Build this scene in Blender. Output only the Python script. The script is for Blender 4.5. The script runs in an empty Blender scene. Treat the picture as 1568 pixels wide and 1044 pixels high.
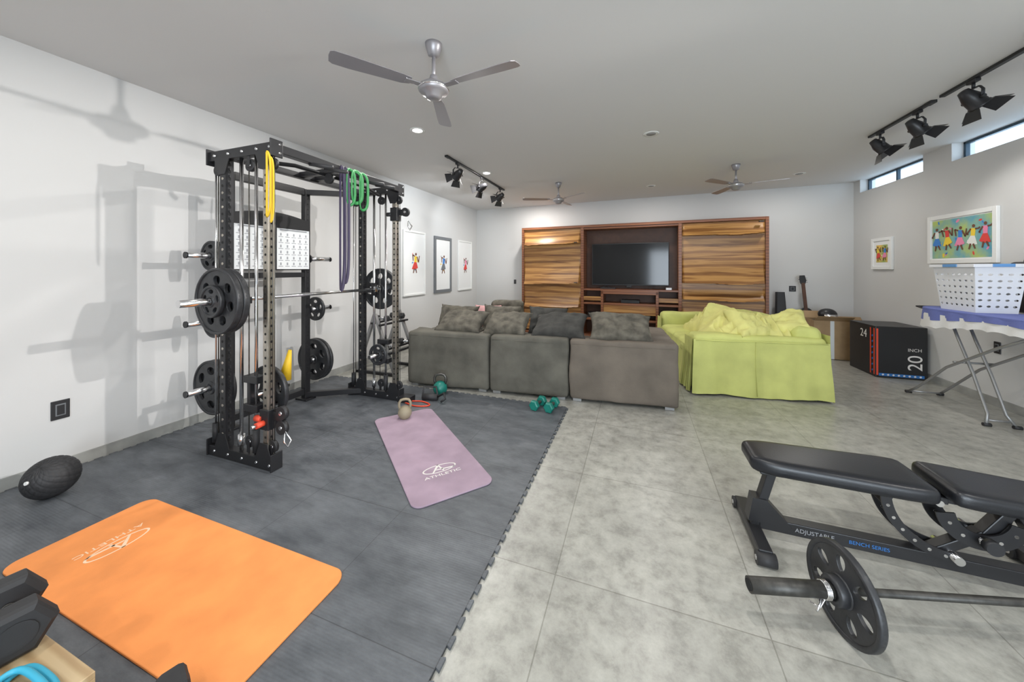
import bpy, bmesh, math, random
from mathutils import Vector, Matrix, Euler, noise
random.seed(4)
pi=math.pi
SC=bpy.context.scene
COL=SC.collection
# ------------------------------------------------------------------ materials
def mat(name,c,rough=0.6,metal=0.0,var=0.0,scale=8.0,bump=0.0,bscale=60.0,c2=None,spec=None,emit=None,es=0,coat=0):
    m=bpy.data.materials.new(name); m.use_nodes=True
    nt=m.node_tree; b=nt.nodes['Principled BSDF']
    b.inputs['Base Color'].default_value=(*c,1); b.inputs['Roughness'].default_value=rough
    b.inputs['Metallic'].default_value=metal
    if coat: b.inputs['Coat Weight'].default_value=coat
    if spec is not None: b.inputs['Specular IOR Level'].default_value=spec
    if emit: 
        b.inputs['Emission Color'].default_value=(*emit,1); b.inputs['Emission Strength'].default_value=es
    tc=nt.nodes.new('ShaderNodeTexCoord')
    if var>0 or c2:
        n=nt.nodes.new('ShaderNodeTexNoise'); n.inputs['Scale'].default_value=scale; n.inputs['Detail'].default_value=6
        nt.links.new(tc.outputs['Object'],n.inputs['Vector'])
        r=nt.nodes.new('ShaderNodeValToRGB'); r.color_ramp.elements[0].position=.32; r.color_ramp.elements[1].position=.68
        a=c2 if c2 else tuple(max(0,x*(1-var)) for x in c)
        r.color_ramp.elements[0].color=(*a,1); r.color_ramp.elements[1].color=(*[min(1,x*(1+var*.5)) for x in c],1)
        nt.links.new(n.outputs['Fac'],r.inputs['Fac']); nt.links.new(r.outputs['Color'],b.inputs['Base Color'])
    if bump>0:
        n2=nt.nodes.new('ShaderNodeTexNoise'); n2.inputs['Scale'].default_value=bscale; n2.inputs['Detail'].default_value=5
        nt.links.new(tc.outputs['Object'],n2.inputs['Vector'])
        bp=nt.nodes.new('ShaderNodeBump'); bp.inputs['Strength'].default_value=bump; bp.inputs['Distance'].default_value=.01
        nt.links.new(n2.outputs['Fac'],bp.inputs['Height']); nt.links.new(bp.outputs['Normal'],b.inputs['Normal'])
    return m

def tile_mat():
    m=bpy.data.materials.new('porcelain_tile'); m.use_nodes=True; nt=m.node_tree; b=nt.nodes['Principled BSDF']; L=nt.links.new; N=nt.nodes.new
    tc=N('ShaderNodeTexCoord')
    n1=N('ShaderNodeTexNoise'); n1.inputs['Scale'].default_value=10; n1.inputs['Detail'].default_value=15; n1.inputs['Roughness'].default_value=.72; n1.inputs['Distortion'].default_value=.12
    L(tc.outputs['Object'],n1.inputs['Vector'])
    r1=N('ShaderNodeValToRGB'); e=r1.color_ramp.elements
    e[0].position=.34; e[0].color=(.27,.265,.235,1); e[1].position=.68; e[1].color=(.50,.495,.445,1)
    k=e.new(.5); k.color=(.40,.393,.352,1)
    L(n1.outputs['Fac'],r1.inputs['Fac'])
    n2=N('ShaderNodeTexNoise'); n2.inputs['Scale'].default_value=2.8; n2.inputs['Detail'].default_value=6; n2.inputs['Roughness'].default_value=.6
    L(tc.outputs['Object'],n2.inputs['Vector'])
    mx=N('ShaderNodeMix'); mx.data_type='RGBA'; mx.blend_type='MULTIPLY'; mx.inputs[0].default_value=.6
    r2=N('ShaderNodeValToRGB'); r2.color_ramp.elements[0].position=.34; r2.color_ramp.elements[0].color=(.72,.72,.73,1); r2.color_ramp.elements[1].position=.64
    L(n2.outputs['Fac'],r2.inputs['Fac']); L(r1.outputs['Color'],mx.inputs[6]); L(r2.outputs['Color'],mx.inputs[7])
    mp=N('ShaderNodeMapping'); mp.inputs['Location'].default_value=(-.48+.83*10,-1.56+.83*10,0); L(tc.outputs['Object'],mp.inputs['Vector'])
    br=N('ShaderNodeTexBrick'); br.offset=0; br.inputs['Scale'].default_value=1; br.inputs['Brick Width'].default_value=.83; br.inputs['Row Height'].default_value=.83
    br.inputs['Mortar Size'].default_value=.0028; br.inputs['Mortar Smooth'].default_value=.2
    br.inputs['Color1'].default_value=(1,1,1,1); br.inputs['Color2'].default_value=(.90,.90,.90,1); br.inputs['Mortar'].default_value=(.62,.62,.60,1)
    L(mp.outputs['Vector'],br.inputs['Vector'])
    m2=N('ShaderNodeMix'); m2.data_type='RGBA'; m2.blend_type='MULTIPLY'; m2.inputs[0].default_value=1
    L(mx.outputs[2],m2.inputs[6]); L(br.outputs['Color'],m2.inputs[7]); L(m2.outputs[2],b.inputs['Base Color'])
    b.inputs['Roughness'].default_value=.32
    bp=N('ShaderNodeBump'); bp.inputs['Strength'].default_value=.05; L(n1.outputs['Fac'],bp.inputs['Height']); L(bp.outputs['Normal'],b.inputs['Normal'])
    return m

def wood_mat(name,ca,cb,scale=3.0,dist=6.0,rough=.38,axis='Z',stretch=(.35,1,1),p1=.8,fine=0):
    m=bpy.data.materials.new(name); m.use_nodes=True; nt=m.node_tree; b=nt.nodes['Principled BSDF']; L=nt.links.new; N=nt.nodes.new
    tc=N('ShaderNodeTexCoord'); mp=N('ShaderNodeMapping'); mp.inputs['Scale'].default_value=stretch; L(tc.outputs['Object'],mp.inputs['Vector'])
    w=N('ShaderNodeTexWave'); w.bands_direction=axis; w.inputs['Scale'].default_value=scale; w.inputs['Distortion'].default_value=dist; w.inputs['Detail'].default_value=5; w.inputs['Detail Scale'].default_value=.9
    L(mp.outputs['Vector'],w.inputs['Vector'])
    r=N('ShaderNodeValToRGB'); r.color_ramp.elements[0].color=(*ca,1); r.color_ramp.elements[1].color=(*cb,1); r.color_ramp.elements[0].position=.05; r.color_ramp.elements[1].position=p1
    L(w.outputs['Fac'],r.inputs['Fac'])
    out=r.outputs['Color']
    if fine:
        mp2=N('ShaderNodeMapping'); mp2.inputs['Scale'].default_value=(.55,6,14); L(tc.outputs['Object'],mp2.inputs['Vector'])
        n=N('ShaderNodeTexNoise'); n.inputs['Scale'].default_value=1.6; n.inputs['Detail'].default_value=9; n.inputs['Distortion'].default_value=1.2; L(mp2.outputs['Vector'],n.inputs['Vector'])
        r2=N('ShaderNodeValToRGB'); r2.color_ramp.elements[0].position=.36; r2.color_ramp.elements[0].color=(.50,.40,.30,1); r2.color_ramp.elements[1].position=.56; L(n.outputs['Fac'],r2.inputs['Fac'])
        mx=N('ShaderNodeMix'); mx.data_type='RGBA'; mx.blend_type='MULTIPLY'; mx.inputs[0].default_value=1; L(out,mx.inputs[6]); L(r2.outputs['Color'],mx.inputs[7]); out=mx.outputs[2]
    L(out,b.inputs['Base Color']); b.inputs['Roughness'].default_value=rough
    return m

def rubber_mat():
    m=bpy.data.materials.new('rubber_floor'); m.use_nodes=True; nt=m.node_tree; b=nt.nodes['Principled BSDF']; L=nt.links.new; N=nt.nodes.new
    tc=N('ShaderNodeTexCoord')
    mp0=N('ShaderNodeMapping'); mp0.inputs['Scale'].default_value=(1,2.4,1); mp0.inputs['Rotation'].default_value=(0,0,.5); L(tc.outputs['Object'],mp0.inputs['Vector'])
    n=N('ShaderNodeTexNoise'); n.inputs['Scale'].default_value=2.6; n.inputs['Detail'].default_value=12; n.inputs['Roughness'].default_value=.74; L(mp0.outputs['Vector'],n.inputs['Vector'])
    r=N('ShaderNodeValToRGB'); r.color_ramp.elements[0].position=.36; r.color_ramp.elements[0].color=(.060,.067,.077,1); r.color_ramp.elements[1].position=.68; r.color_ramp.elements[1].color=(.155,.167,.182,1)
    L(n.outputs['Fac'],r.inputs['Fac'])
    mp=N('ShaderNodeMapping'); mp.inputs['Location'].default_value=(.66+6.1,-3.48+6.1,0); L(tc.outputs['Object'],mp.inputs['Vector'])
    br=N('ShaderNodeTexBrick'); br.offset=0; br.inputs['Scale'].default_value=1; br.inputs['Brick Width'].default_value=.61; br.inputs['Row Height'].default_value=.61; br.inputs['Mortar Size'].default_value=.002
    br.inputs['Color1'].default_value=(1,1,1,1); br.inputs['Color2'].default_value=(.90,.90,.90,1); br.inputs['Mortar'].default_value=(.5,.5,.5,1); L(mp.outputs['Vector'],br.inputs['Vector'])
    mx=N('ShaderNodeMix'); mx.data_type='RGBA'; mx.blend_type='MULTIPLY'; mx.inputs[0].default_value=1
    L(r.outputs['Color'],mx.inputs[6]); L(br.outputs['Color'],mx.inputs[7]); L(mx.outputs[2],b.inputs['Base Color'])
    w=N('ShaderNodeTexWave'); w.bands_direction='Y'; w.inputs['Scale'].default_value=26; w.inputs['Distortion'].default_value=.3; L(tc.outputs['Object'],w.inputs['Vector'])
    bp=N('ShaderNodeBump'); bp.inputs['Strength'].default_value=.14; bp.inputs['Distance'].default_value=.004; L(w.outputs['Fac'],bp.inputs['Height']); L(bp.outputs['Normal'],b.inputs['Normal'])
    b.inputs['Roughness'].default_value=.5
    return m

M_wall=mat('wall_paint',(.60,.595,.585),.85,bump=.03,bscale=40)
M_ceil=mat('ceiling_paint',(.70,.685,.67),.9)
M_base=mat('baseboard_tile',(.34,.34,.32),.5,var=.25,scale=6)
M_tile=tile_mat(); M_rub=rubber_mat()
M_blk=mat('black_powder_coat',(.016,.016,.018),.38,bump=.02)
M_blk2=mat('black_plastic',(.018,.018,.02),.5)
M_rubber=mat('black_rubber',(.026,.026,.028),.6,var=.2,bump=.08)
M_iron=mat('cast_iron',(.026,.027,.030),.42,var=.3,scale=20,bump=.08)
M_chr=mat('chrome',(.75,.75,.76),.16,1)
M_steel=mat('brushed_steel',(.50,.46,.40),.35,1,var=.25,scale=12)
M_dst=mat('dark_steel',(.12,.115,.105),.42,.8,var=.3,scale=30)
M_bar=mat('black_oxide_bar',(.055,.053,.048),.45,.4,var=.4,scale=30)
M_hole=mat('dark_hole',(.008,.008,.008),.8)
M_fan=mat('fan_grey_metal',(.34,.325,.34),.38,.5)
M_leath=mat('black_vinyl',(.010,.011,.014),.33,bump=.06,bscale=180)
M_orange=mat('orange_foam',(.88,.31,.085),.75,var=.14,scale=5,bump=.06,bscale=300)
M_purple=mat('mauve_foam',(.36,.265,.335),.78,var=.18,scale=5,bump=.06,bscale=300)
M_logo=mat('white_print',(.72,.69,.66),.6)
M_logo2=mat('cream_print',(.92,.66,.45),.6)
M_sofa=mat('taupe_microfibre',(.125,.117,.095),.85,var=.38,scale=3.5,bump=.15,bscale=100)
M_sofa2=mat('taupe_microfibre_warm',(.150,.125,.100),.85,var=.25,scale=3.5,bump=.15,bscale=100)
M_cush=mat('cushion_fabric',(.120,.108,.085),.9,var=.5,scale=11,bump=.25,bscale=60)
M_cushd=mat('cushion_fabric_dark',(.050,.048,.043),.9,var=.4,scale=9,bump=.25,bscale=60)
M_lime=mat('lime_slipcover',(.54,.56,.175),.8,var=.14,scale=4,bump=.1,bscale=60)
M_lime2=mat('pale_yellow_blanket',(.66,.63,.22),.85,var=.12,scale=7,bump=.12,bscale=40)
M_woodp=wood_mat('parota_wood_panel',(.26,.115,.032),(.45,.235,.073),2.4,5.0,p1=.5,stretch=(.22,1,1),fine=1)
M_woodf=wood_mat('reddish_wood_frame',(.15,.050,.022),(.24,.09,.038),6,3)
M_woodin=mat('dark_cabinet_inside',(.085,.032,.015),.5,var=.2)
M_ply=wood_mat('plywood',(.40,.27,.14),(.55,.41,.24),8,3,axis='Y')
M_screen=mat('tv_screen',(.006,.007,.009),.10)
M_white=mat('white_frame',(.80,.80,.78),.5)
M_mount=mat('picture_mount',(.80,.80,.79),.8)
M_greyf=mat('grey_frame',(.16,.17,.18),.45)
M_wplast=mat('white_plastic',(.74,.76,.80),.4)
M_bplast=mat('blue_plastic',(.12,.30,.60),.4)
M_cloth=mat('blue_cloth',(.13,.16,.42),.85,bump=.15)
M_lace=mat('white_cloth',(.72,.72,.72),.85,bump=.2)
M_greyt=mat('grey_tube',(.32,.32,.32),.35,.5)
M_card=mat('cardboard',(.36,.24,.13),.8,var=.12)
M_red=mat('red_print',(.70,.07,.03),.5)
M_blue=mat('blue_print',(.03,.16,.45),.5)
M_teal=mat('teal_vinyl',(.01,.18,.14),.4)
M_tealc=mat('turquoise_tube',(.05,.40,.58),.4)
M_yel=mat('yellow_band',(.75,.48,.02),.5)
M_green=mat('green_band',(.03,.26,.07),.5)
M_violet=mat('violet_band',(.05,.038,.08),.6)
M_tan=mat('tan_vinyl',(.26,.22,.15),.6)
M_pink=mat('pink_fabric',(.60,.33,.33),.8)
M_winf=mat('window_frame_dark',(.02,.05,.08),.4)
M_lens=mat('lamp_glow',(1,1,1),.5,emit=(1,.97,.9),es=14)
M_lens2=mat('lamp_lens',(.3,.3,.3),.2)
M_poster=mat('poster_paper',(.70,.72,.73),.6)
M_ink=mat('poster_ink',(.30,.31,.33),.7)
M_skin=mat('painted_brown',(.16,.06,.03),.7)
M_pbg=mat('painting_ground',(.45,.55,.15),.7,c2=(.10,.35,.50),scale=6)
M_pbg2=mat('painting_ground_warm',(.80,.50,.10),.7,c2=(.20,.38,.12),scale=7)
M_py=mat('painted_yellow',(.85,.60,.05),.7); M_pr=mat('painted_red',(.70,.06,.05),.7)
M_pb=mat('painted_blue',(.05,.22,.60),.7); M_pp=mat('painted_pink',(.80,.25,.40),.7); M_pw=mat('painted_white',(.8,.8,.75),.7)
M_glass=bpy.data.materials.new('window_glass'); M_glass.use_nodes=True
nt=M_glass.node_tree; nt.nodes.remove(nt.nodes['Principled BSDF'])
_t=nt.nodes.new('ShaderNodeBsdfTransparent'); _g=nt.nodes.new('ShaderNodeBsdfGlossy'); _g.inputs['Roughness'].default_value=.02; _m=nt.nodes.new('ShaderNodeMixShader'); _m.inputs[0].default_value=.06
nt.links.new(_t.outputs[0],_m.inputs[1]); nt.links.new(_g.outputs[0],_m.inputs[2]); nt.links.new(_m.outputs[0],nt.nodes['Material Output'].inputs[0])

# ------------------------------------------------------------------ builder
def T(x,y,z): return Matrix.Translation((x,y,z))
def RZ(a): return Matrix.Rotation(a,4,'Z')
def E(rx,ry,rz): return Euler((rx,ry,rz)).to_matrix().to_4x4()
def basis(o,x,y,z):
    m=Matrix.Identity(4)
    for i,v in enumerate((x,y,z)):
        for j in range(3): m[j][i]=v[j]
    for j in range(3): m[j][3]=o[j]
    return m
def axisM(o,d):
    d=Vector(d).normalized(); return T(*o)@d.to_track_quat('Z','Y').to_matrix().to_4x4()
def circ(r,n=48,cx=0,cy=0,rx=None):
    return [(cx+(rx or r)*math.cos(2*pi*i/n),cy+r*math.sin(2*pi*i/n)) for i in range(n)]
def extr_mesh(loops,depth,bevel=0):
    cu=bpy.data.curves.new('tmp','CURVE'); cu.dimensions='2D'; cu.fill_mode='BOTH'; cu.extrude=max(depth/2-bevel,0.0001); cu.bevel_depth=bevel; cu.bevel_resolution=1
    for lp in loops:
        s=cu.splines.new('POLY'); s.points.add(len(lp)-1)
        for p,q in zip(s.points,lp): p.co=(q[0],q[1],0,1)
        s.use_cyclic_u=True
    ob=bpy.data.objects.new('tmp',cu); COL.objects.link(ob)
    dg=bpy.context.evaluated_depsgraph_get(); me=bpy.data.meshes.new_from_object(ob.evaluated_get(dg))
    bpy.data.objects.remove(ob); bpy.data.curves.remove(cu); return me
_tc={}
def text_mesh(s,size,depth=.001):
    k=(s,size)
    if k in _tc: return _tc[k]
    cu=bpy.data.curves.new('tmp','FONT'); cu.body=s; cu.size=size; cu.extrude=depth/2; cu.align_x='CENTER'; cu.align_y='CENTER'
    ob=bpy.data.objects.new('tmp',cu); COL.objects.link(ob)
    dg=bpy.context.evaluated_depsgraph_get(); me=bpy.data.meshes.new_from_object(ob.evaluated_get(dg))
    bpy.data.objects.remove(ob); bpy.data.curves.remove(cu); _tc[k]=me; return me
_pc={}
def plate_mesh(R,t,n,style):
    k=(R,t,n,style)
    if k in _pc: return _pc[k]
    loops=[circ(R-.003,64),list(reversed(circ(.027,24)))]
    for i in range(n):
        a=2*pi*i/n+pi/2; pr=.62*R; h=[]
        if style=='oval': ra,rt=.155*R,.25*R*(5/n)**.8
        elif style=='radial': ra,rt=.20*R,.125*R
        else: ra,rt=.16*R,.16*R
        for j in range(24):
            b=-2*pi*j/24; dr=ra*math.cos(b); dt=rt*math.sin(b)
            h.append(((pr+dr)*math.cos(a+dt/pr),(pr+dr)*math.sin(a+dt/pr)))
        loops.append(h)
    me=extr_mesh(loops,t,.003); _pc[k]=me; return me

class B:
    def __init__(s): s.bm=bmesh.new(); s.mats=[]
    def mi(s,m):
        if m not in s.mats: s.mats.append(m)
        return s.mats.index(m)
    def add(s,b2,m,M=None,smooth=False):
        i=s.mi(m)
        for f in b2.faces: f.material_index=i; f.smooth=smooth
        if M is not None: b2.transform(M)
        me=bpy.data.meshes.new('t'); b2.to_mesh(me); b2.free(); s.bm.from_mesh(me); bpy.data.meshes.remove(me)
    def addme(s,me,m,M=None,smooth=False):
        b2=bmesh.new(); b2.from_mesh(me); s.add(b2,m,M,smooth)
    def box(s,c,sz,m,rot=(0,0,0),bev=.004,seg=2,M=None):
        b2=bmesh.new(); bmesh.ops.create_cube(b2,size=1); bmesh.ops.scale(b2,vec=sz,verts=b2.verts)
        bev=min(bev,min(sz)*.45)
        if bev>0: bmesh.ops.bevel(b2,geom=b2.edges[:],offset=bev,segments=seg,profile=.5,affect='EDGES')
        MM=T(*c)@E(*rot)
        if M is not None: MM=M@MM
        s.add(b2,m,MM,False)
    def b2(s,x0,x1,y0,y1,z0,z1,m,bev=.003):
        s.box(((x0+x1)/2,(y0+y1)/2,(z0+z1)/2),(abs(x1-x0),abs(y1-y0),abs(z1-z0)),m,bev=bev)
    def beam(s,p1,p2,w,h,m,bev=.004,up=(0,0,1)):
        p1=Vector(p1);p2=Vector(p2); d=(p2-p1); L=d.length; z=d.normalized(); u=Vector(up)
        if abs(z.dot(u))>.98: u=Vector((0,1,0))
        x=u.cross(z).normalized(); y=z.cross(x)
        M=basis((p1+p2)/2,x,y,z); s.box((0,0,0),(w,h,L),m,bev=bev,M=M)
    def cyl(s,p1,p2,r,m,r2=None,seg=20,bev=0):
        p1=Vector(p1);p2=Vector(p2); L=(p2-p1).length
        b2=bmesh.new(); bmesh.ops.create_cone(b2,cap_ends=True,segments=seg,radius1=r,radius2=r if r2 is None else r2,depth=L)
        M=axisM((p1+p2)/2,p2-p1); i=s.mi(m)
        for f in b2.faces: f.material_index=i; f.smooth=len(f.verts)==4
        b2.transform(M); me=bpy.data.meshes.new('t'); b2.to_mesh(me); b2.free(); s.bm.from_mesh(me); bpy.data.meshes.remove(me)
    def sph(s,c,r,m,sc=(1,1,1),seg=24,rot=(0,0,0)):
        b2=bmesh.new(); bmesh.ops.create_uvsphere(b2,u_segments=seg,v_segments=seg//2,radius=r)
        s.add(b2,m,T(*c)@E(*rot)@Matrix.Diagonal((*sc,1)),True)
    def tube(s,pts,r,m,closed=False,seg=10,flat=None):
        P=[Vector(p) for p in pts]; n=len(P); b2=bmesh.new(); rings=[]; up=None
        for i in range(n):
            if closed: t=(P[(i+1)%n]-P[i-1])
            else: t=P[min(i+1,n-1)]-P[max(i-1,0)]
            t.normalize()
            if up is None:
                up=Vector((0,0,1)) if abs(t.z)<.9 else Vector((1,0,0))
            x=up.cross(t)
            if x.length<1e-4: x=Vector((1,0,0)).cross(t)
            x.normalize(); y=t.cross(x).normalized(); up=y
            rx,ry=(r,r) if flat is None else flat
            rings.append([b2.verts.new(P[i]+x*rx*math.cos(2*pi*k/seg)+y*ry*math.sin(2*pi*k/seg)) for k in range(seg)])
        m_=n if closed else n-1
        for i in range(m_):
            a=rings[i]; b=rings[(i+1)%n]
            for k in range(seg): b2.faces.new((a[k],a[(k+1)%seg],b[(k+1)%seg],b[k]))
        if not closed:
            b2.faces.new(list(reversed(rings[0]))); b2.faces.new(rings[-1])
        s.add(b2,m,None,True)
    def lathe(s,prof,m,M=None,seg=32,smooth=True,ring=False):
        b2=bmesh.new(); rings=[]
        for r,z in prof:
            rings.append([b2.verts.new((max(r,.0005)*math.cos(2*pi*k/seg),max(r,.0005)*math.sin(2*pi*k/seg),z)) for k in range(seg)])
        n=len(prof)
        for i in range(n if ring else n-1):
            a=rings[i]; c=rings[(i+1)%n]
            for k in range(seg): b2.faces.new((a[k],a[(k+1)%seg],c[(k+1)%seg],c[k]))
        if not ring: b2.faces.new(list(reversed(rings[0]))); b2.faces.new(rings[-1])
        s.add(b2,m,M,smooth)
    def poly(s,pts,depth,m,M=None,holes=(),bev=0):
        s.addme(extr_mesh([pts]+list(holes),depth,bev),m,M)
    def text(s,t,size,m,M): s.addme(text_mesh(t,size),m,M)
    def soft(s,c,sz,m,r=.05,nz=.006,ns=5,cuts=14,rot=(0,0,0),M=None,seed=0):
        b2=bmesh.new(); bmesh.ops.create_cube(b2,size=2); bmesh.ops.subdivide_edges(b2,edges=b2.edges[:],cuts=cuts,use_grid_fill=True)
        h=[x/2 for x in sz]; r=min(r,min(h)*.98); inn=[x-r for x in h]
        for v in b2.verts:
            p=Vector([math.sin(q*pi/2)*hh for q,hh in zip(v.co,h)])
            cl=Vector([max(-i_,min(i_,q)) for q,i_ in zip(p,inn)])
            d=p-cl
            if d.length>1e-6: p=cl+d.normalized()*r
            nv=noise.noise(p*ns+Vector((seed*7.3,seed*1.7,seed)))+.5*noise.noise(p*ns*2.7+Vector((seed,3,seed*2)))
            p+=p.normalized()*nz*nv*2
            v.co=p
        MM=T(*c)@E(*rot)
        if M is not None: MM=M@MM
        s.add(b2,m,MM,True)
    def pillow(s,c,w,h,t,m,rot=(0,0,0),M=None,seed=0,wr=.012):
        n=24; b2=bmesh.new(); g=[{},{}]
        for sd in (0,1):
            for i in range(n+1):
                for j in range(n+1):
                    x=-1+2*i/n; y=-1+2*j/n; edge=(i in(0,n) or j in(0,n))
                    if sd==1 and edge: g[1][i,j]=g[0][i,j]; continue
                    f=max(0,(1-abs(x)**3.0)*(1-abs(y)**3.0))**.5
                    pin=1-.12*(1-abs(x)**2)*abs(y)**6; pin2=1-.12*(1-abs(y)**2)*abs(x)**6
                    nn=noise.noise(Vector((x*2+seed*5,y*2,seed+sd*3)))*1.0+.5*noise.noise(Vector((x*5,y*5+seed,seed)))+.6*(1-2.5*abs(noise.noise(Vector((x*3+seed,y*3,seed*3)))))
                    z=(1 if sd==0 else -1)*(t/2*f)+wr*nn*(1 if not edge else .5)
                    g[sd][i,j]=b2.verts.new((x*w/2*pin2,y*h/2*pin,z))
            for i in range(n):
                for j in range(n):
                    q=[g[sd][i,j],g[sd][i+1,j],g[sd][i+1,j+1],g[sd][i,j+1]]
                    if sd: q.reverse()
                    b2.faces.new(q)
        MM=T(*c)@E(*rot)
        if M is not None: MM=M@MM
        s.add(b2,m,MM,True)
    def plate(s,c,d,R,t,m,n=5,style='oval',hub=None):
        M=axisM(c,d); s.addme(plate_mesh(round(R,3),t*.6,n,style),m,M)
        s.lathe([(R-.020,-t*.3),(R-.016,-t/2),(R-.003,-t/2),(R,-t*.35),(R,t*.35),(R-.003,t/2),(R-.016,t/2),(R-.020,t*.3)],m,M,56,ring=True)
        hr=min(.056,R*.36)
        s.lathe([(.027,-t/2),(hr-.006,-t/2),(hr,-t*.3),(hr,t*.3),(hr-.006,t/2),(.027,t/2)],hub or m,M,28,ring=True)
    def obj(s,name,M=None,parent=None):
        me=bpy.data.meshes.new(name)
        s.bm.to_mesh(me); s.bm.free()
        for m in s.mats: me.materials.append(m)
        o=bpy.data.objects.new(name,me); COL.objects.link(o)
        if M is not None: o.matrix_world=M
        if parent:
            bpy.context.view_layer.update()
            o.parent=parent; o.matrix_parent_inverse=parent.matrix_world.inverted()
        return o

# ------------------------------------------------------------------ room shell
H=2.865; XL=-3.75; XR=3.46; YF=-2.6
def yb(x): return 7.82-.0474*(x-XL)
BA=math.atan(-.0474)
b=B(); b.b2(XL-.2,XR+.25,YF-.2,8.1,-.1,0,M_tile,0); b.obj('floor')
b=B(); b.b2(XL-.2,XR+.25,YF-.2,8.1,H,H+.12,M_ceil,0); b.obj('ceiling')
b=B(); b.b2(XL-.15,XL,YF-.15,8.05,0,H,M_wall,0); b.obj('wall_left')
b=B(); L=(XR-XL)/math.cos(BA)+.2
b.box((L/2-.1,.075,H/2),(L,.15,H),M_wall,bev=0); b.obj('wall_back',T(XL,yb(XL),0)@RZ(BA))
WZ=2.655; wins=[(5.97,7.30),(3.35,5.54),(.6,2.8)]
b=B(); b.b2(XR,XR+.2,YF-.15,8.05,0,WZ,M_wall,0)
ys=[YF-.15]+[v for w in sorted(wins) for v in w]+[8.05]
for i in range(0,len(ys),2): b.b2(XR,XR+.2,ys[i],ys[i+1],WZ,H,M_wall,0)
b.obj('wall_right')
for i,(a,c) in enumerate(wins):
    b=B(); x0,x1=XR+.10,XR+.14; t=.028
    b.b2(x0,x1,a,c,WZ,WZ+t,M_winf); b.b2(x0,x1,a,c,H-t,H,M_winf)
    n=3 if c-a>1.5 else 2
    for k in range(n+1):
        y=a+(c-a)*k/n; y0=max(a,y-t/2)
        if k==n: y0=c-t
        b.b2(x0,x1,y0,y0+t,WZ,H,M_winf)
    b.b2(XR+.118,XR+.122,a+.01,c-.01,WZ+.01,H-.01,M_glass,0)
    b.obj('window_%d'%(i+1))
b=B(); b.b2(XL-.15,-.4,YF-.15,YF,0,H,M_wall,0); b.b2(3.1,XR+.15,YF-.15,YF,0,H,M_wall,0); b.b2(-.4,3.1,YF-.15,YF,2.3,H,M_wall,0); b.obj('wall_front')
b=B()
for x in (-.4,.77,1.93,3.06): b.b2(x,x+.04,YF-.10,YF-.05,0,2.3,M_winf)
b.b2(-.4,3.1,YF-.10,YF-.05,2.25,2.3,M_winf); b.b2(-.4,3.1,YF-.10,YF-.05,0,.04,M_winf); b.obj('window_4')  # unseen door opening behind the camera, added to let light in
b=B(); b.b2(XL,XL+.012,YF,7.8,0,.085,M_base,.001); b.obj('baseboard_left')
b=B(); b.b2(XR-.012,XR,YF,7.46,0,.085,M_base,.001); b.obj('baseboard_right')
b=B(); b.box((L/2-.1,-.006,.0425),(L-.24,.012,.085),M_base,bev=.001); b.obj('baseboard_back',T(XL,yb(XL),0)@RZ(BA))

# ------------------------------------------------------------------ interlocking rubber floor mat
MT=.011
def teeth(x0,y0,x1,y1,per=.076,out=.017):
    p0=Vector((x0,y0)); p1=Vector((x1,y1)); d=p1-p0; Ln=d.length; d.normalize(); nrm=Vector((d.y,-d.x)); n=int(Ln/per); per=Ln/n; r=[]
    for i in range(n):
        s=p0+d*per*i
        for a,o in ((0,0),(.28,0),(.20,out),(.80,out),(.72,0)): r.append(tuple(s+d*per*a+nrm*o))
    return r
X0,X1,Y0,Y1=-3.715,-.66,-.8,3.46
pts=teeth(X0,Y0,X1,Y0)+teeth(X1,Y0,X1,Y1)+teeth(X1,Y1,X0,Y1)+[(X0,Y1)]+teeth(X0,Y1,X0,Y0,out=.0155)
b=B(); b.poly(pts,MT,M_rub,T(0,0,MT/2)); b.obj('rubber_gym_floor_mat')

# ------------------------------------------------------------------ exercise mats
def ymat(name,cx,cy,L_,W_,ang,m,lm,lx,lrot,z=MT):
    b=B(); r=.06; pts=[]
    for sx,sy,a0 in ((1,1,0),(-1,1,90),(-1,-1,180),(1,-1,270)):
        for k in range(9):
            a=math.radians(a0+k*90/8); pts.append((sx*(L_/2-r)+r*math.cos(a),sy*(W_/2-r)+r*math.sin(a)))
    b.poly(pts,.01,m,T(0,0,.0055),bev=.003)
    LM=T(lx,0,.0112)@RZ(lrot)
    b.text('ATHLETIC',.056,lm,LM@T(0,-.075,0)@Matrix.Diagonal((1.0,.66,1,1)))
    el=circ(.046,48,rx=.118); eh=list(reversed(circ(.040,48,rx=.108)))
    b.poly(el,.001,lm,LM@T(0,.0,0),holes=[eh])
    b.poly([(-.06,-.033),(-.048,-.033),(.0,.026),(.012,-.033),(.024,-.033),(.006,.046),(-.006,.046)],.001,lm,LM)
    b.poly([(-.03,-.012),(.09,-.028),(.11,-.018),(-.02,-.004)],.001,lm,LM)
    b.obj(name,T(cx,cy,z)@RZ(ang))
ymat('exercise_mat',-2.0,.963,1.52,.53,0,M_orange,M_logo2,-.44,-pi/2)
ymat('exercise_mat',-1.5675,2.32,1.38,.525,math.radians(-39.8),M_purple,M_logo,.37,pi/2)

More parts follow.
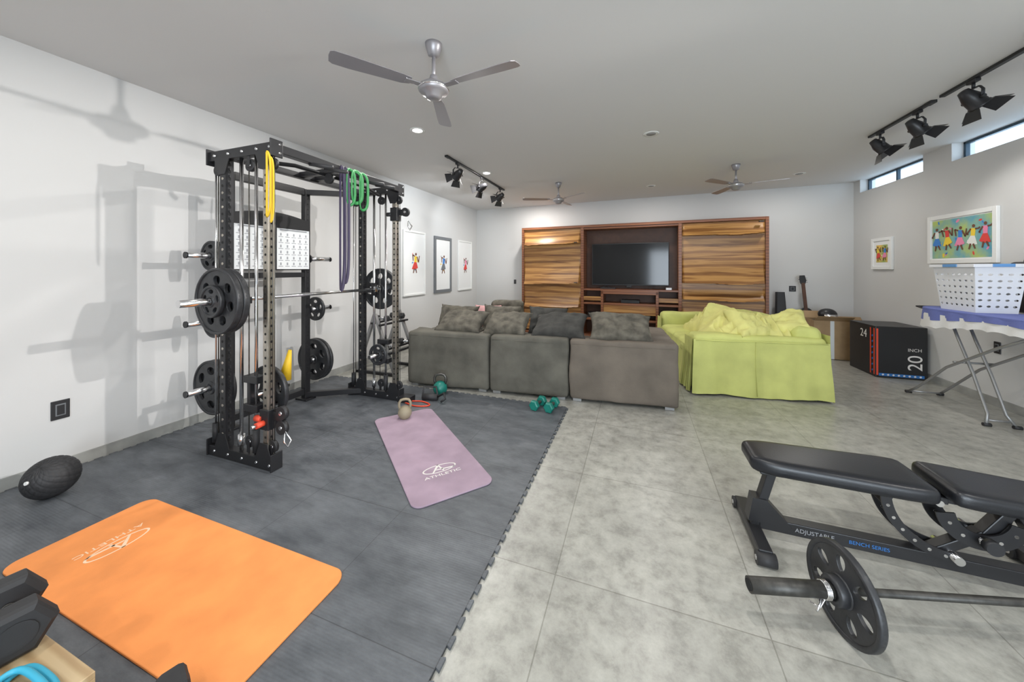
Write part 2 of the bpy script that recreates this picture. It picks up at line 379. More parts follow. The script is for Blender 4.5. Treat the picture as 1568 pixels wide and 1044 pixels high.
# ------------------------------------------------------------------ smith machine / cable rack
def rack():
    b=B(); z0=MT; Ht=2.28; XF=-2.345
    for Y,sg in ((1.70,-1),(3.05,1)):
        b.b2(-3.02,XF,Y-.03,Y+.03,z0,z0+.075,M_blk); b.b2(-3.02,XF,Y-.028,Y+.028,Ht-.075,Ht-.005,M_blk)
        for x in (-3.02,XF):
            b.box((x,Y,z0+.06),(.012,.085,.12),M_blk); b.box((x,Y,Ht-.045),(.012,.09,.12),M_blk)
            for dz in (-.03,.03): b.cyl((x-.015,Y+.02,Ht-.045+dz),(x+.015,Y+.02,Ht-.045+dz),.008,M_chr,seg=6)
        for x in (-2.95,-2.8,-2.65,-2.5,-2.37):
            for zz in (z0+.04,Ht-.04): b.cyl((x,Y-.036,zz),(x,Y+.036,zz),.009,M_chr,seg=6)
        for x in (-2.86,-2.425):
            for zz,s2 in ((z0+.075,1),(Ht-.075,-1)):
                b.poly([(-.08,0),(.08,0),(.035,.11*s2),(-.035,.11*s2)] if s2>0 else [(-.035,-.11),(.035,-.11),(.08,0),(-.08,0)],.006,M_blk,basis((x,Y-.033,zz),(1,0,0),(0,0,1),(0,-1,0)))
        b.b2(-2.89,-2.83,Y-.03,Y+.03,z0+.07,Ht-.07,M_blk)
        for k in range(40):
            zz=.14+k*.052
            b.cyl((-2.86,Y-.0315,zz),(-2.86,Y+.0315,zz),.010,M_steel if k%2 else M_hole,seg=10)
            b.cyl((-2.8915,Y,zz),(-2.8285,Y,zz),.010,M_hole,seg=10)
            b.box((-2.826,Y,zz+.02),(.012,.012,.018),M_blk2,bev=0)
        b.b2(-2.441,-2.391,Y-.025,Y+.025,z0+.07,Ht-.07,M_steel)
        for k in range(36):
            zz=.18+k*.055
            b.cyl((-2.416,Y-.0262,zz),(-2.416,Y+.0262,zz),.009,M_hole,seg=10); b.cyl((-2.4422,Y,zz),(-2.3898,Y,zz),.009,M_hole,seg=10)
        b.cyl((-2.70,Y,z0+.07),(-2.70,Y,Ht-.07),.0125,M_chr); 
        b.cyl((-2.70,Y,1.11),(-2.70,Y,1.25),.03,M_blk); b.box((-2.70,Y,1.18),(.07,.05,.06),M_chr)
        b.cyl((-2.70,Y,.12),(-2.70,Y,.20),.022,M_chr)
        for x,r in ((-2.985,.006),(-2.955,.004),(-2.62,.004),(-2.545,.011),(-2.38,.003),(-2.36,.003)):
            b.cyl((x,Y,z0+.07),(x,Y,Ht-.07),r,M_chr if r>.005 else M_dst,seg=10)
        b.cyl((-2.985,Y,.10),(-2.985,Y,.24),.022,M_rubber); b.cyl((-2.545,Y,.10),(-2.545,Y,.26),.022,M_rubber)
        b.box((-2.56,Y,.62),(.14,.07,.05),M_blk); b.box((-2.56,Y,.42),(.14,.07,.05),M_blk); b.box((-2.59,Y,.52),(.03,.05,.22),M_blk)
        for px,pz in ((-2.95,Ht-.14),(-2.60,Ht-.14),(-2.375,Ht-.15),(-2.60,.17),(-2.375,.17)):
            b.cyl((px,Y-.012,pz),(px,Y+.012,pz),.042,M_blk2,seg=28); b.cyl((px,Y-.018,pz),(px,Y+.018,pz),.014,M_chr,seg=12)
            b.box((px,Y-.018,pz+(.03 if pz>1 else -.03)),(.03,.005,.09),M_blk)
    for Y,zt in ((1.70,.36),(3.05,1.98)):
        b.box((-2.416,Y,zt),(.085,.075,.14),M_blk); b.cyl((-2.50,Y-.03,zt),(-2.44,Y-.03,zt),.022,M_red if zt<1 else M_blk2)
        b.box((-2.35,Y,zt+.02),(.12,.012,.06),M_blk); b.box((-2.35,Y+.03,zt+.02),(.12,.012,.06),M_blk)
        for dz in ((.05,-.05) if zt<1 else (.02,)):
            b.cyl((-2.295,Y-.008,zt+dz),(-2.295,Y+.022,zt+dz),.046,M_blk2,seg=28); b.cyl((-2.295,Y-.012,zt+dz),(-2.295,Y+.027,zt+dz),.013,M_chr,seg=12)
        if zt<1: b.cyl((-2.416,Y-.09,zt-.02),(-2.416,Y-.03,zt-.02),.020,M_red); b.cyl((-2.416,Y-.12,zt-.02),(-2.416,Y-.08,zt-.02),.012,M_chr)
        b.tube([(-2.26,Y,zt-.07),(-2.245,Y-.02,zt-.13),(-2.235,Y,zt-.17),(-2.225,Y+.02,zt-.13)],.007,M_chr,True)
    b.beam((-2.37,1.73,Ht-.04),(-2.37,3.02,Ht-.04),.06,.06,M_blk)
    b.beam((-2.86,1.73,Ht-.04),(-2.86,3.02,Ht-.04),.05,.05,M_blk)
    for yy in (1.98,2.12,2.55,2.7):
        b.tube([(-2.37,yy,Ht-.07),(-2.27,yy+.02,Ht-.09),(-2.19,yy+.05,Ht-.10)],.015,M_rubber)
    b.tube([(-2.60,1.76,Ht-.09),(-2.55,2.0,Ht-.06),(-2.55,2.75,Ht-.06),(-2.60,3.0,Ht-.09)],.016,M_blk)
    b.beam((-2.36,2.30,Ht-.03),(-2.86,2.30,Ht-.03),.045,.045,M_blk); b.beam((-2.36,2.45,Ht-.03),(-2.86,2.45,Ht-.03),.045,.045,M_blk)
    for yy in (2.28,2.47): b.cyl((-2.5,yy-.012,Ht-.1),(-2.5,yy+.012,Ht-.1),.045,M_blk2)
    for Y,sg in ((2.0,-1),(2.74,1)):
        b.b2(-3.365,-3.305,Y-.03,Y+.03,z0,Ht-.03,M_blk)
        for k in range(34): b.cyl((-3.3035,Y,.3+k*.056),(-3.3665,Y,.3+k*.056),.009,M_hole,seg=8)
        b.box((-3.335,Y,z0+.01),(.16,.12,.02),M_blk)
        Y2=1.70 if sg<0 else 3.05
        for zz in (z0+.05,Ht-.06): b.beam((-3.33,Y,zz),(-2.86,Y2,zz),.055,.055,M_blk)
        for zz in (1.51,.963,.412):
            b.cyl((-3.335,Y,zz),(-3.335,Y+sg*.31,zz),.024,M_chr); b.cyl((-3.335,Y+sg*.03,zz),(-3.335,Y+sg*.045,zz),.045,M_blk)
            b.cyl((-3.335,Y+sg*.305,zz),(-3.335,Y+sg*.315,zz),.026,M_blk)
    b.beam((-3.335,2.03,Ht-.06),(-3.335,2.71,Ht-.06),.05,.07,M_blk); b.beam((-3.335,2.03,1.34),(-3.335,2.71,1.34),.05,.05,M_blk)
    b.beam((-3.335,2.03,.10),(-3.335,2.71,.10),.05,.06,M_blk)
    b.plate((-3.335,1.90,1.51),(0,1,0),.125,.025,M_iron,5); b.plate((-3.335,1.865,1.51),(0,1,0),.125,.025,M_iron,5)
    b.plate((-3.335,1.89,.963),(0,1,0),.14,.03,M_iron,5)
    b.plate((-3.335,1.91,.412),(0,1,0),.225,.032,M_iron,6); b.plate((-3.335,1.87,.412),(0,1,0),.225,.032,M_iron,6)
    b.plate((-3.335,2.86,.963),(0,1,0),.13,.028,M_iron,5)
    b.plate((-3.335,2.84,.412),(0,1,0),.225,.032,M_iron,6); b.plate((-3.335,2.88,.412),(0,1,0),.225,.032,M_iron,6)
    hd=[(-.37,0)]+[( -.37+.74*k/20, .10+.05*math.sin(pi*k/20)) for k in range(21)]+[(.37,0)]
    W=basis((-3.290,2.37,1.80),(0,1,0),(0,0,1),(1,0,0))
    b.poly(hd,.012,M_blk2,W); b.box((-3.290,2.37,1.60),(.01,.74,.42),M_blk2)
    for cy in (2.18,2.56):
        b.box((-3.282,cy,1.60),(.004,.35,.40),M_poster,bev=0)
        for i in range(5):
            for j in range(6):
                yy=cy-.136+i*.068; zz=1.44+j*.058
                b.box((-3.2795,yy,zz+.012),(.0015,.014,.026),M_ink,bev=0); b.box((-3.2795,yy,zz-.012),(.0015,.046,.006),M_ink,bev=0)
        b.box((-3.2795,cy,1.787),(.0015,.29,.012),M_ink,bev=0)
    b.cyl((-2.70,1.62,1.18),(-2.70,3.13,1.18),.014,M_chr); b.cyl((-2.70,1.33,1.18),(-2.70,1.64,1.18),.025,M_chr); b.cyl((-2.70,3.11,1.18),(-2.70,3.41,1.18),.025,M_chr)
    for y in (1.64,3.11): b.cyl((-2.70,y-.01,1.18),(-2.70,y+.01,1.18),.04,M_chr)
    b.plate((-2.70,1.595,1.18),(0,1,0),.228,.04,M_iron,7,'round'); b.plate((-2.70,1.552,1.18),(0,1,0),.228,.04,M_iron,7,'round'); b.plate((-2.70,1.515,1.18),(0,1,0),.11,.03,M_iron,5)
    b.plate((-2.70,3.15,1.18),(0,1,0),.228,.04,M_iron,7,'round'); b.plate((-2.70,3.19,1.18),(0,1,0),.11,.03,M_iron,5)
    for y in (1.76,2.99):
        b.box((-2.73,y,1.17),(.09,.012,.05),M_blk); b.beam((-2.77,y,1.17),(-2.81,y,1.12),.02,.014,M_blk)
    b.plate((-2.56,1.80,.50),(0,1,0),.19,.03,M_iron,5); b.plate((-2.56,1.84,.50),(0,1,0),.11,.025,M_iron,5); b.cyl((-2.56,1.70,.5),(-2.56,1.95,.5),.02,M_chr)
    b.plate((-2.56,2.95,.50),(0,1,0),.11,.03,M_iron,5); b.cyl((-2.56,2.82,.5),(-2.56,3.05,.5),.02,M_chr)
    b.box((-2.28,3.05,z0+.03),(.14,.12,.06),M_blk)
    b.cyl((-2.53,1.90,.56),(-2.50,1.92,.78),.045,M_yel,.012,seg=12)
    return b.obj('smith_machine_rack')
RK=rack()
def band(name,pts,m,flat,closed=True):
    b=B(); b.tube(pts,.01,m,closed,seg=8,flat=flat); b.obj(name)
def hang(x,y,zt,zb,w,n=30,dirx=0,diry=1):
    P=[]
    for k in range(n):
        a=2*pi*k/n; s=math.sin(a); c=math.cos(a)
        z=(zt+zb)/2+(zt-zb)/2*(abs(c)**.45)*(1 if c>0 else -1)
        P.append((x+w*s*dirx+.02*abs(s),y+w*s*diry,z))
    return P
XB=-2.33
band('resistance_band',hang(XB,2.24,2.26,1.22,.024),M_violet,(.005,.014))
band('resistance_band',hang(XB,2.285,2.26,1.28,.022),M_violet,(.005,.012))
band('resistance_band',hang(XB,2.40,2.26,1.98,.06),M_green,(.005,.016))
band('resistance_band',hang(XB,2.48,2.26,1.93,.05),M_green,(.005,.012))
band('resistance_band',hang(XB,2.33,2.26,1.95,.045),M_green,(.005,.012))
band('resistance_band',hang(-2.375,1.655,2.20,1.76,.018,dirx=1,diry=0),M_yel,(.005,.010))
band('resistance_band',hang(-2.345,1.66,2.16,1.72,.010,dirx=1,diry=0),M_yel,(.004,.008))

# ------------------------------------------------------------------ dumbbells etc.
def hexdb(b,c,ax,R,hl,gl,mh,mg=None):
    c=Vector(c); ax=Vector(ax).normalized(); mg=mg or M_chr
    xx=ax.cross(Vector((0,0,1))).normalized(); zz=xx.cross(ax)
    for s in (-1,1):
        M=basis(c+ax*s*(gl/2+hl/2),xx,zz,ax)
        pr=[(R*.78,-hl/2),(R*.94,-hl*.40),(R,-hl*.25),(R,hl*.25),(R*.94,hl*.40),(R*.78,hl/2)]
        b.lathe([(r,z) for r,z in pr],mh,M,6,False)
        b.cyl(c+ax*s*(gl/2+hl),c+ax*s*(gl/2+hl+.003),R*.5,mh,seg=20)
    P=[]
    for k in range(9):
        t=-1+2*k/8; P.append((c+ax*t*gl/2,.014+.004*(1-t*t)))
    for k in range(8): b.cyl(P[k][0],P[k+1][0],P[k][1],mg,P[k+1][1],16)
BX0,BX1,BY0,BY1,BZ=-2.25,-1.42,.02,.515,.28
b=B(); b.b2(BX0,BX1,BY0,BY1,BZ-.018,BZ,M_ply,.002); b.b2(BX0,BX1,BY1-.018,BY1,MT,BZ-.018,M_ply,.002); b.b2(BX0,BX1,BY0,BY0+.018,MT,BZ-.018,M_ply,.002); b.b2(BX1-.018,BX1,BY0+.018,BY1-.018,MT,BZ-.018,M_ply,.002); b.b2(BX0,BX0+.018,BY0+.018,BY1-.018,MT,BZ-.018,M_ply,.002); b.obj('wooden_plyo_box')
b=B(); hexdb(b,(-1.785,.470,BZ+.071),(-1,.18,0),.080,.075,.10,M_rubber,M_dst); b.obj('hex_dumbbell')
b=B(); hexdb(b,(-1.375,.560,MT+.066),(.35,1,0),.076,.075,.11,M_rubber,M_dst); b.obj('hex_dumbbell')
b=B(); P=[(-1.60+.10*math.cos(a)+.02*math.sin(3*a),.33+.035*math.sin(a),BZ+.009) for a in [2*pi*k/30 for k in range(30)]]
b.tube(P,.008,M_tealc,True); P=[(-1.52+.085*math.cos(a),.425+.045*math.sin(a)+.01*math.cos(2*a),BZ+.010) for a in [2*pi*k/30 for k in range(30)]]
b.tube(P,.008,M_tealc,True); b.tube([(p[0]+.01,p[1]-.02,p[2]+.018) for p in P],.008,M_tealc,True); b.obj('resistance_tube')
b=B(); b.tube([(-1.66+.05*math.cos(a),.36+.03*math.sin(a),BZ+.03) for a in [2*pi*k/30 for k in range(30)]],.008,M_teal,True); b.obj('resistance_tube')
# slam ball
b=B(); R=.118; b2=bmesh.new(); bmesh.ops.create_uvsphere(b2,u_segments=128,v_segments=64,radius=R)
for v in b2.verts:
    p=v.co.normalized(); a=math.atan2(p.y,p.x); e=math.asin(max(-1,min(1,p.z)))
    g=min(1,abs(math.sin(a*9+e*7))*3)*min(1,abs(math.sin(a*9-e*7))*3)
    v.co=p*(R-.004+.004*g)
b.add(b2,M_rubber,E(.5,.4,0),True); b.cyl((.045,-.103,.03),(.048,-.112,.032),.010,M_white); b.obj('slam_ball',T(-3.37,1.04,MT+R-.001))
def kettlebell(name,x,y,z,R,m,hm=None,rz=0):
    b=B(); hm=hm or M_blk
    b.lathe([(R*.62,0),(R*.75,.01),(R*.98,R*.55),(R,R*.85),(R*.92,R*1.3),(R*.6,R*1.65),(R*.3,R*1.8)],m)
    P=[(-R*.62,0,R*1.25),(-R*.82,0,R*1.85),(-R*.80,0,R*2.35),(-R*.55,0,R*2.72),(-R*.2,0,R*2.8),(R*.2,0,R*2.8),(R*.55,0,R*2.72),(R*.80,0,R*2.35),(R*.82,0,R*1.85),(R*.62,0,R*1.25)]
    b.tube(P,R*.19,hm); b.obj(name,T(x,y,z)@RZ(rz))
kettlebell('kettlebell',-2.06,3.36,MT,.078,M_teal,M_dst,.3)
kettlebell('kettlebell',-2.02,2.68,MT+.0105,.062,M_tan,M_tan,.6)
b=B(); hexdb(b,(-.93,3.36,MT+.045),(.25,1,0),.052,.055,.10,M_teal,M_dst); b.obj('neoprene_dumbbell')
b=B(); hexdb(b,(-.79,3.36,MT+.045),(.15,1,0),.052,.055,.10,M_teal,M_dst); b.obj('neoprene_dumbbell')
b=B(); P=[(-2.14+.14*math.cos(a)+.02*math.cos(3*a),3.02+.06*math.sin(a)+.01*math.sin(2*a),MT+.008) for a in [2*pi*k/40 for k in range(40)]]
b.tube(P,.007,M_red,True); b.obj('red_floor_band')  # loop of red exercise band lying beside the rack
b=B(); b.cyl((-2.14,3.14,MT+.034),(-1.98,3.18,MT+.034),.032,M_rubber); b.tube([(-1.98,3.18,.05),(-1.90,3.17,.10),(-1.86,3.13,.06),(-1.90,3.11,.03)],.012,M_rubber); b.tube([(-2.14,3.14,.05),(-2.18,3.22,.12),(-2.05,3.26,.12),(-1.98,3.18,.06)],.010,M_rubber); b.obj('cable_attachment')

# A-frame dumbbell rack behind the machine
b=B()
for y in (3.72,4.22):
    b.beam((-3.58,y,0),(-3.28,y,.80),.04,.04,M_greyt); b.beam((-2.95,y,0),(-3.28,y,.80),.04,.04,M_greyt)
    b.beam((-3.58,y,.02),(-2.95,y,.02),.04,.04,M_blk)
for z,xo in ((.66,-3.20),(.30,-3.05)):
    b.beam((xo+.03,3.68,z),(xo+.03,4.26,z),.04,.025,M_blk); b.beam((xo-.10,3.68,z+.02),(xo-.10,4.26,z+.02),.04,.025,M_blk)
    for y in (3.80,4.12): hexdb(b,(xo-.035,y,z+.075),(1,0,.0),.045,.06,.10,M_rubber,M_chr)
b.obj('dumbbell_rack')
b=B(); b.sph((0,0,0),.115,M_rubber,seg=32); b.obj('medicine_ball',T(-2.95,4.45,.115))

# ------------------------------------------------------------------ weight bench
def bench():
    b=B(); yc=2.155
    for x0,x1 in ((.545,1.235),(1.275,1.76)):
        w=x1-x0
        wl,wr=(.13,.155) if x0<1 else (.15,.125)
        M=T((x0+x1)/2,yc,.415+(.0 if x0<1 else -.005))@E(0,math.radians(0 if x0<1 else 3),0)
        b2=bmesh.new(); bmesh.ops.create_cube(b2,size=2); bmesh.ops.subdivide_edges(b2,edges=b2.edges[:],cuts=14,use_grid_fill=True)
        h=(w/2,.15,.035); r=.028
        for v in b2.verts:
            p=Vector([math.sin(q*pi/2)*hh for q,hh in zip(v.co,h)]); cl=Vector([max(-(hh-r),min(hh-r,q)) for q,hh in zip(p,h)]); d=p-cl
            if d.length>1e-6: p=cl+d.normalized()*r
            t=(p.x/h[0]+1)/2; f=(wl*(1-t)+wr*t)/.15; p.y*=f*(1-.10*max(0,abs(p.x/h[0])-.6)**2*5)
            if x0<1: p.y*=1-.22*max(0,1-t*5)**2
            if p.z>0: p.z+=.004*(1-(p.y/.15)**2)
            v.co=p
        b.add(b2,M_leath,M,True)
        b.box((0,0,-.038),(w-.08,.20,.012),M_blk2,M=M)
    b.beam((.60,yc,.37),(1.22,yc,.365),.05,.03,M_blk)
    b.beam((1.30,yc,.36),(1.72,yc,.345),.05,.03,M_blk)
    b.beam((.60,yc,.085),(1.74,yc,.075),.06,.06,M_blk)
    for x,w in ((.575,.21),(1.74,.25)):
        b.box((x,yc,.045),(.06,2*w,.05),M_blk)
        for s in (-1,1): b.cyl((x-.04,yc+s*w,.03),(x+.04,yc+s*w,.03),.03,M_rubber); b.cyl((x-.043,yc+s*w,.03),(x+.043,yc+s*w,.03),.012,M_chr,seg=8)
    b.beam((.58,yc,.06),(.66,yc,.36),.055,.04,M_blk); b.beam((1.70,yc,.08),(1.56,yc,.35),.055,.05,M_blk)
    b.poly([(-.05,0),(.14,0),(.03,.12),(-.03,.12)],.07,M_blk,basis((.60,yc,.09),(1,0,0),(0,0,1),(0,-1,0)))
    def arc(cx,cz,r0,r1,a0,a1,y,n=22,holes=6):
        o=[(cx+r1*math.cos(a0+(a1-a0)*k/n),cz+r1*math.sin(a0+(a1-a0)*k/n)) for k in range(n+1)]
        i=[(cx+r0*math.cos(a1-(a1-a0)*k/n),cz+r0*math.sin(a1-(a1-a0)*k/n)) for k in range(n+1)]
        M=basis((0,y,0),(1,0,0),(0,0,1),(0,-1,0)); b.poly(o+i,.008,M_blk,M)
        for k in range(holes):
            a=a0+(a1-a0)*(k+.7)/(holes+.4); rr=(r0+r1)/2; x=cx+rr*math.cos(a); z=cz+rr*math.sin(a)
            b.cyl((x,y-.005,z),(x,y+.005,z),.007,M_chr,seg=10)
    for dy in (-.04,.04):
        arc(1.34,.36,.225,.265,pi+.08,pi*1.5,yc+dy); arc(1.42,.33,.09,.155,pi+.15,2*pi-.25,yc+dy,holes=5)
    b.beam((1.12,yc,.35),(1.09,yc,.30),.07,.03,M_blk)
    b.cyl((1.33,yc-.07,.12),(1.33,yc+.07,.12),.018,M_chr); b.cyl((1.42,yc-.08,.22),(1.42,yc+.08,.22),.016,M_chr); b.cyl((1.42,yc-.10,.22),(1.42,yc-.07,.22),.028,M_blk2)
    b.beam((1.26,yc,.10),(1.44,yc,.23),.05,.04,M_blk); b.beam((1.44,yc,.22),(1.52,yc,.34),.05,.04,M_blk)
    b.box((1.27,yc,.37),(.06,.12,.03),M_blk); b.cyl((1.26,yc-.08,.365),(1.26,yc+.08,.365),.014,M_chr)
    b.text('ADJUSTABLE',.028,M_ink,basis((.83,yc-.0315,.084),(1,0,-.009),(0,0,1),(0,-1,0)))
    b.text('BENCH SERIES',.024,M_blue,basis((1.04,yc-.0315,.082),(1,0,-.009),(0,0,1),(0,-1,0)))
    b.obj('weight_bench')
bench()
# ------------------------------------------------------------------ barbell
b=B(); d=Vector((.964,.266,0)).normalized(); R=.165; o=Vector((.414,1.589,R+.001))
def P_(t,z=0): return o+d*t+Vector((0,0,z))
TP=.342
b.cyl(P_(0),P_(TP),.0275,M_bar,seg=28); b.cyl(P_(-.003),P_(0.002),.020,M_hole); b.cyl(P_(TP),P_(TP+.035),.036,M_bar); b.cyl(P_(TP+.03),P_(1.62),.0135,M_bar); b.cyl(P_(1.60),P_(1.64),.036,M_bar); b.cyl(P_(1.64),P_(2.0),.0275,M_bar)
for t in (TP,1.66): b.plate(P_(t),d,R,.026,M_iron,7,'radial')
b.lathe([(.027,-.02),(.048,-.02),(.052,-.012),(.052,.012),(.048,.02),(.027,.02)],M_iron,axisM(P_(TP-.024),d),ring=True)
pl=[]
for k in range(40):
    a=k/40*2*pi*4; c=P_(TP-.055-.02*k/40); n=Vector((-d.y,d.x,0)); pl.append(c+n*.030*math.cos(a)+Vector((0,0,.030*math.sin(a))))
b.tube(pl,.0035,M_chr,seg=8); b.tube([pl[0],pl[0]+Vector((.0,-.03,-.04)),pl[0]+Vector((-.02,-.04,-.07)),pl[0]+Vector((-.05,-.03,-.06))],.004,M_chr); b.tube([pl[-1],pl[-1]+Vector((.0,-.03,-.03)),pl[-1]+Vector((-.02,-.05,-.05))],.005,M_chr)
b.obj('barbell')

# ------------------------------------------------------------------ taupe sectional sofa (back to camera)
def sofa():
    b=B(); 
    mods=[(0,1.03,M_sofa),(1.04,1.925,M_sofa),(1.935,3.0,M_sofa2)]
    for i,(a,c,m) in enumerate(mods):
        w=c-a
        b.soft(((a+c)/2,.14,.345),(w,.28,.63),m,r=.035,nz=.007,ns=4,cuts=18,seed=i)
        b.soft(((a+c)/2,.55,.20),(w,.82,.32),m,r=.03,nz=.003,cuts=10,seed=i+4)
        b.soft(((a+c)/2,.60,.42),(w-.02,.70,.15),m,r=.05,nz=.005,cuts=12,seed=i+8)
        for x in (a+.08,c-.08):
            for y in (.06,.88): b.box((x,y,.018),(.09,.05,.036),M_greyt)
        b.tube([(a+.035,.004,.61),((a+c)/2,-.003,.612),(c-.035,.004,.61)],.004,m)
    b.soft((.13,.62,.33),(.26,.80,.54),M_sofa,r=.04,nz=.004,seed=21); b.soft((2.86,.62,.38),(.26,.72,.60),M_sofa2,r=.05,nz=.004,seed=22)
    b.soft((.48,1.45,.20),(.95,1.0,.32),M_sofa,r=.03,nz=.003); b.soft((.55,1.45,.42),(.80,.98,.15),M_sofa,r=.05,nz=.005); b.soft((.11,1.45,.36),(.22,1.0,.58),M_sofa,r=.04,nz=.004,seed=3)
    for x,y in ((.1,1.88),(.85,1.88)): b.box((x,y,.02),(.06,.06,.04),M_greyt)
    R_=math.radians
    cs=[(.36,.66,.70,.56,.46,.20,M_cush,60),(.60,.27,.745,.62,.42,.17,M_cush,27),(.98,.66,.72,.52,.44,.2,M_cush,64),(1.18,.28,.745,.54,.42,.17,M_cush,30),(1.60,.62,.72,.50,.44,.2,M_cushd,62),(1.80,.27,.750,.62,.42,.18,M_cushd,30),(2.46,.27,.755,.68,.44,.18,M_cush,34)]
    for i,(x,y,z,w,h,t,m,a) in enumerate(cs): b.pillow((x,y,z),w,h,t,m,rot=(R_(a),R_((-1)**i*2),R_((-1)**i*4)),seed=i+1,wr=.018)
    b.soft((.80,1.60,.70),(.52,.18,.42),M_cush,r=.07,nz=.006,rot=(.1,0,.1))
    b.obj('sectional_sofa',T(-2.60,3.494,0)@RZ(math.radians(4.4)))
sofa()
b=B(); b.pillow((0,0,0),.42,.36,.18,M_pink,rot=(1.2,0,.2),seed=5); b.obj('pink_throw_pillow',T(-2.14,4.85,.68))

# ------------------------------------------------------------------ lime slip-covered sofa
def lime():
    b=B(); m=M_lime
    b.soft((.655,.14,.35),(1.31,.28,.64),m,r=.06,nz=.008,ns=3,cuts=20,seed=2)
    b.soft((.62,1.76,.37),(1.22,.26,.70),m,r=.07,nz=.008,cuts=14,seed=3)
    b.soft((1.16,.95,.40),(.28,1.8,.76),m,r=.08,nz=.012,cuts=16,seed=4)
    b.soft((.56,.95,.22),(1.05,1.40,.38),m,r=.03,nz=.004,cuts=12,seed=5)
    b.soft((.48,.62,.45),(.98,.68,.18),m,r=.07,nz=.010,cuts=14,seed=6); b.soft((.48,1.30,.45),(.98,.66,.18),m,r=.07,nz=.010,cuts=14,seed=7)
    def skirt(p0,p1,out,zt=.62,flare=.03,seed=0):
        b2=bmesh.new(); N=80; rows=[]; Z=[zt-(zt-.02)*i/12 for i in range(13)]
        for zz in Z:
            row=[]; f=(1-zz/zt)
            for k in range(N+1):
                t=k/N; w=flare*f*f+.012*f*math.sin(t*19+seed)+.012*noise.noise(Vector((t*6,zz*3,seed)))*min(1,f*4)+.006*f*math.sin(t*47+seed*2)+.002
                e=(2*t-1)*.02*f
                row.append(b2.verts.new((p0[0]+(p1[0]-p0[0])*(t+e)+out[0]*w,p0[1]+(p1[1]-p0[1])*(t+e)+out[1]*w,zz+(.008*math.sin(t*9+seed) if zz<.03 else 0))))
            rows.append(row)
        for i in range(len(Z)-1):
            for k in range(N): b2.faces.new((rows[i][k],rows[i][k+1],rows[i+1][k+1],rows[i+1][k]))
        b.add(b2,m,None,True)
    skirt((.0,-.010),(1.31,-.010),(0,-1)); skirt((-.008,.0),(-.008,.30),(-1,0),seed=2); skirt((-.012,.30),(-.012,1.62),(-1,0),zt=.50,flare=.05,seed=3); skirt((-.004,1.62),(-.004,1.90),(-1,0),zt=.64,seed=4); skirt((1.315,0),(1.315,1.88),(1,0),zt=.70,seed=5)
    b.tube([(.02,-.016,.612),(.35,-.018,.606),(.65,-.018,.612),(1.0,-.018,.608),(1.29,-.014,.612)],.006,m)
    b.tube([(.62,-.014,.61),(.615,-.030,.30),(.62,-.045,.03)],.004,m)
    for x in (.06,1.25):
        for y in (.06,1.82): b.box((x,y,.02),(.05,.05,.04),M_blk2)
    return b.obj('slipcovered_sofa',T(.60,4.346,0)@RZ(math.radians(8)))
LS=lime()
b=B(); n=130; b2=bmesh.new(); g={}
for i in range(n+1):
    for j in range(n+1):
        u=-1+2*i/n; v=-1+2*j/n
        q=Vector((u*1.1,v*1.3,.3)); n1=noise.noise(q*1.2); n2=noise.noise(q*1.4+Vector((7,2,1))); n3=noise.noise(q*3.2+Vector((1,9,2)))
        x=u*.50+.11*noise.noise(Vector((u*1.8,v*1.8,1))); y=v*.66+.11*noise.noise(Vector((u*1.8,v*1.8,5)))
        fall=max(0,(1-abs(u)**5)*(1-abs(v)**5))**.5
        f1=math.sin(6.5*u+3.5*v+8*n1); f2=math.sin(-4*u+8*v+9*n2+1); f3=math.sin(13*u+9*v+10*n2)
        fold=.065*(1-abs(f1))**.8+.050*(1-abs(f2))**.8+.018*(1-abs(f3))
        hump=.22*math.exp(-((u+.38)**2/.12+(v+.0)**2/.25))+.11*math.exp(-((u-.35)**2/.2+(v+.45)**2/.25))+.09*math.exp(-((u-.1)**2/.1+(v+.7)**2/.1))
        z=fall*(.13+fold+.05*n1+.02*n3+hump)
        g[i,j]=b2.verts.new((x,y,z))
for i in range(n):
    for j in range(n): b2.faces.new((g[i,j],g[i+1,j],g[i+1,j+1],g[i,j+1]))
b.add(b2,M_lime2,None,True); b.pillow((-.05,-.45,.20),.46,.46,.22,M_lime2,rot=(.6,.2,.3),seed=3,wr=.03); b.pillow((.33,-.40,.22),.46,.42,.22,M_lime2,rot=(.5,-.3,-.4),seed=9,wr=.03)
b.obj('crumpled_blanket',T(1.22,5.16,.525)@RZ(math.radians(8)),parent=LS)

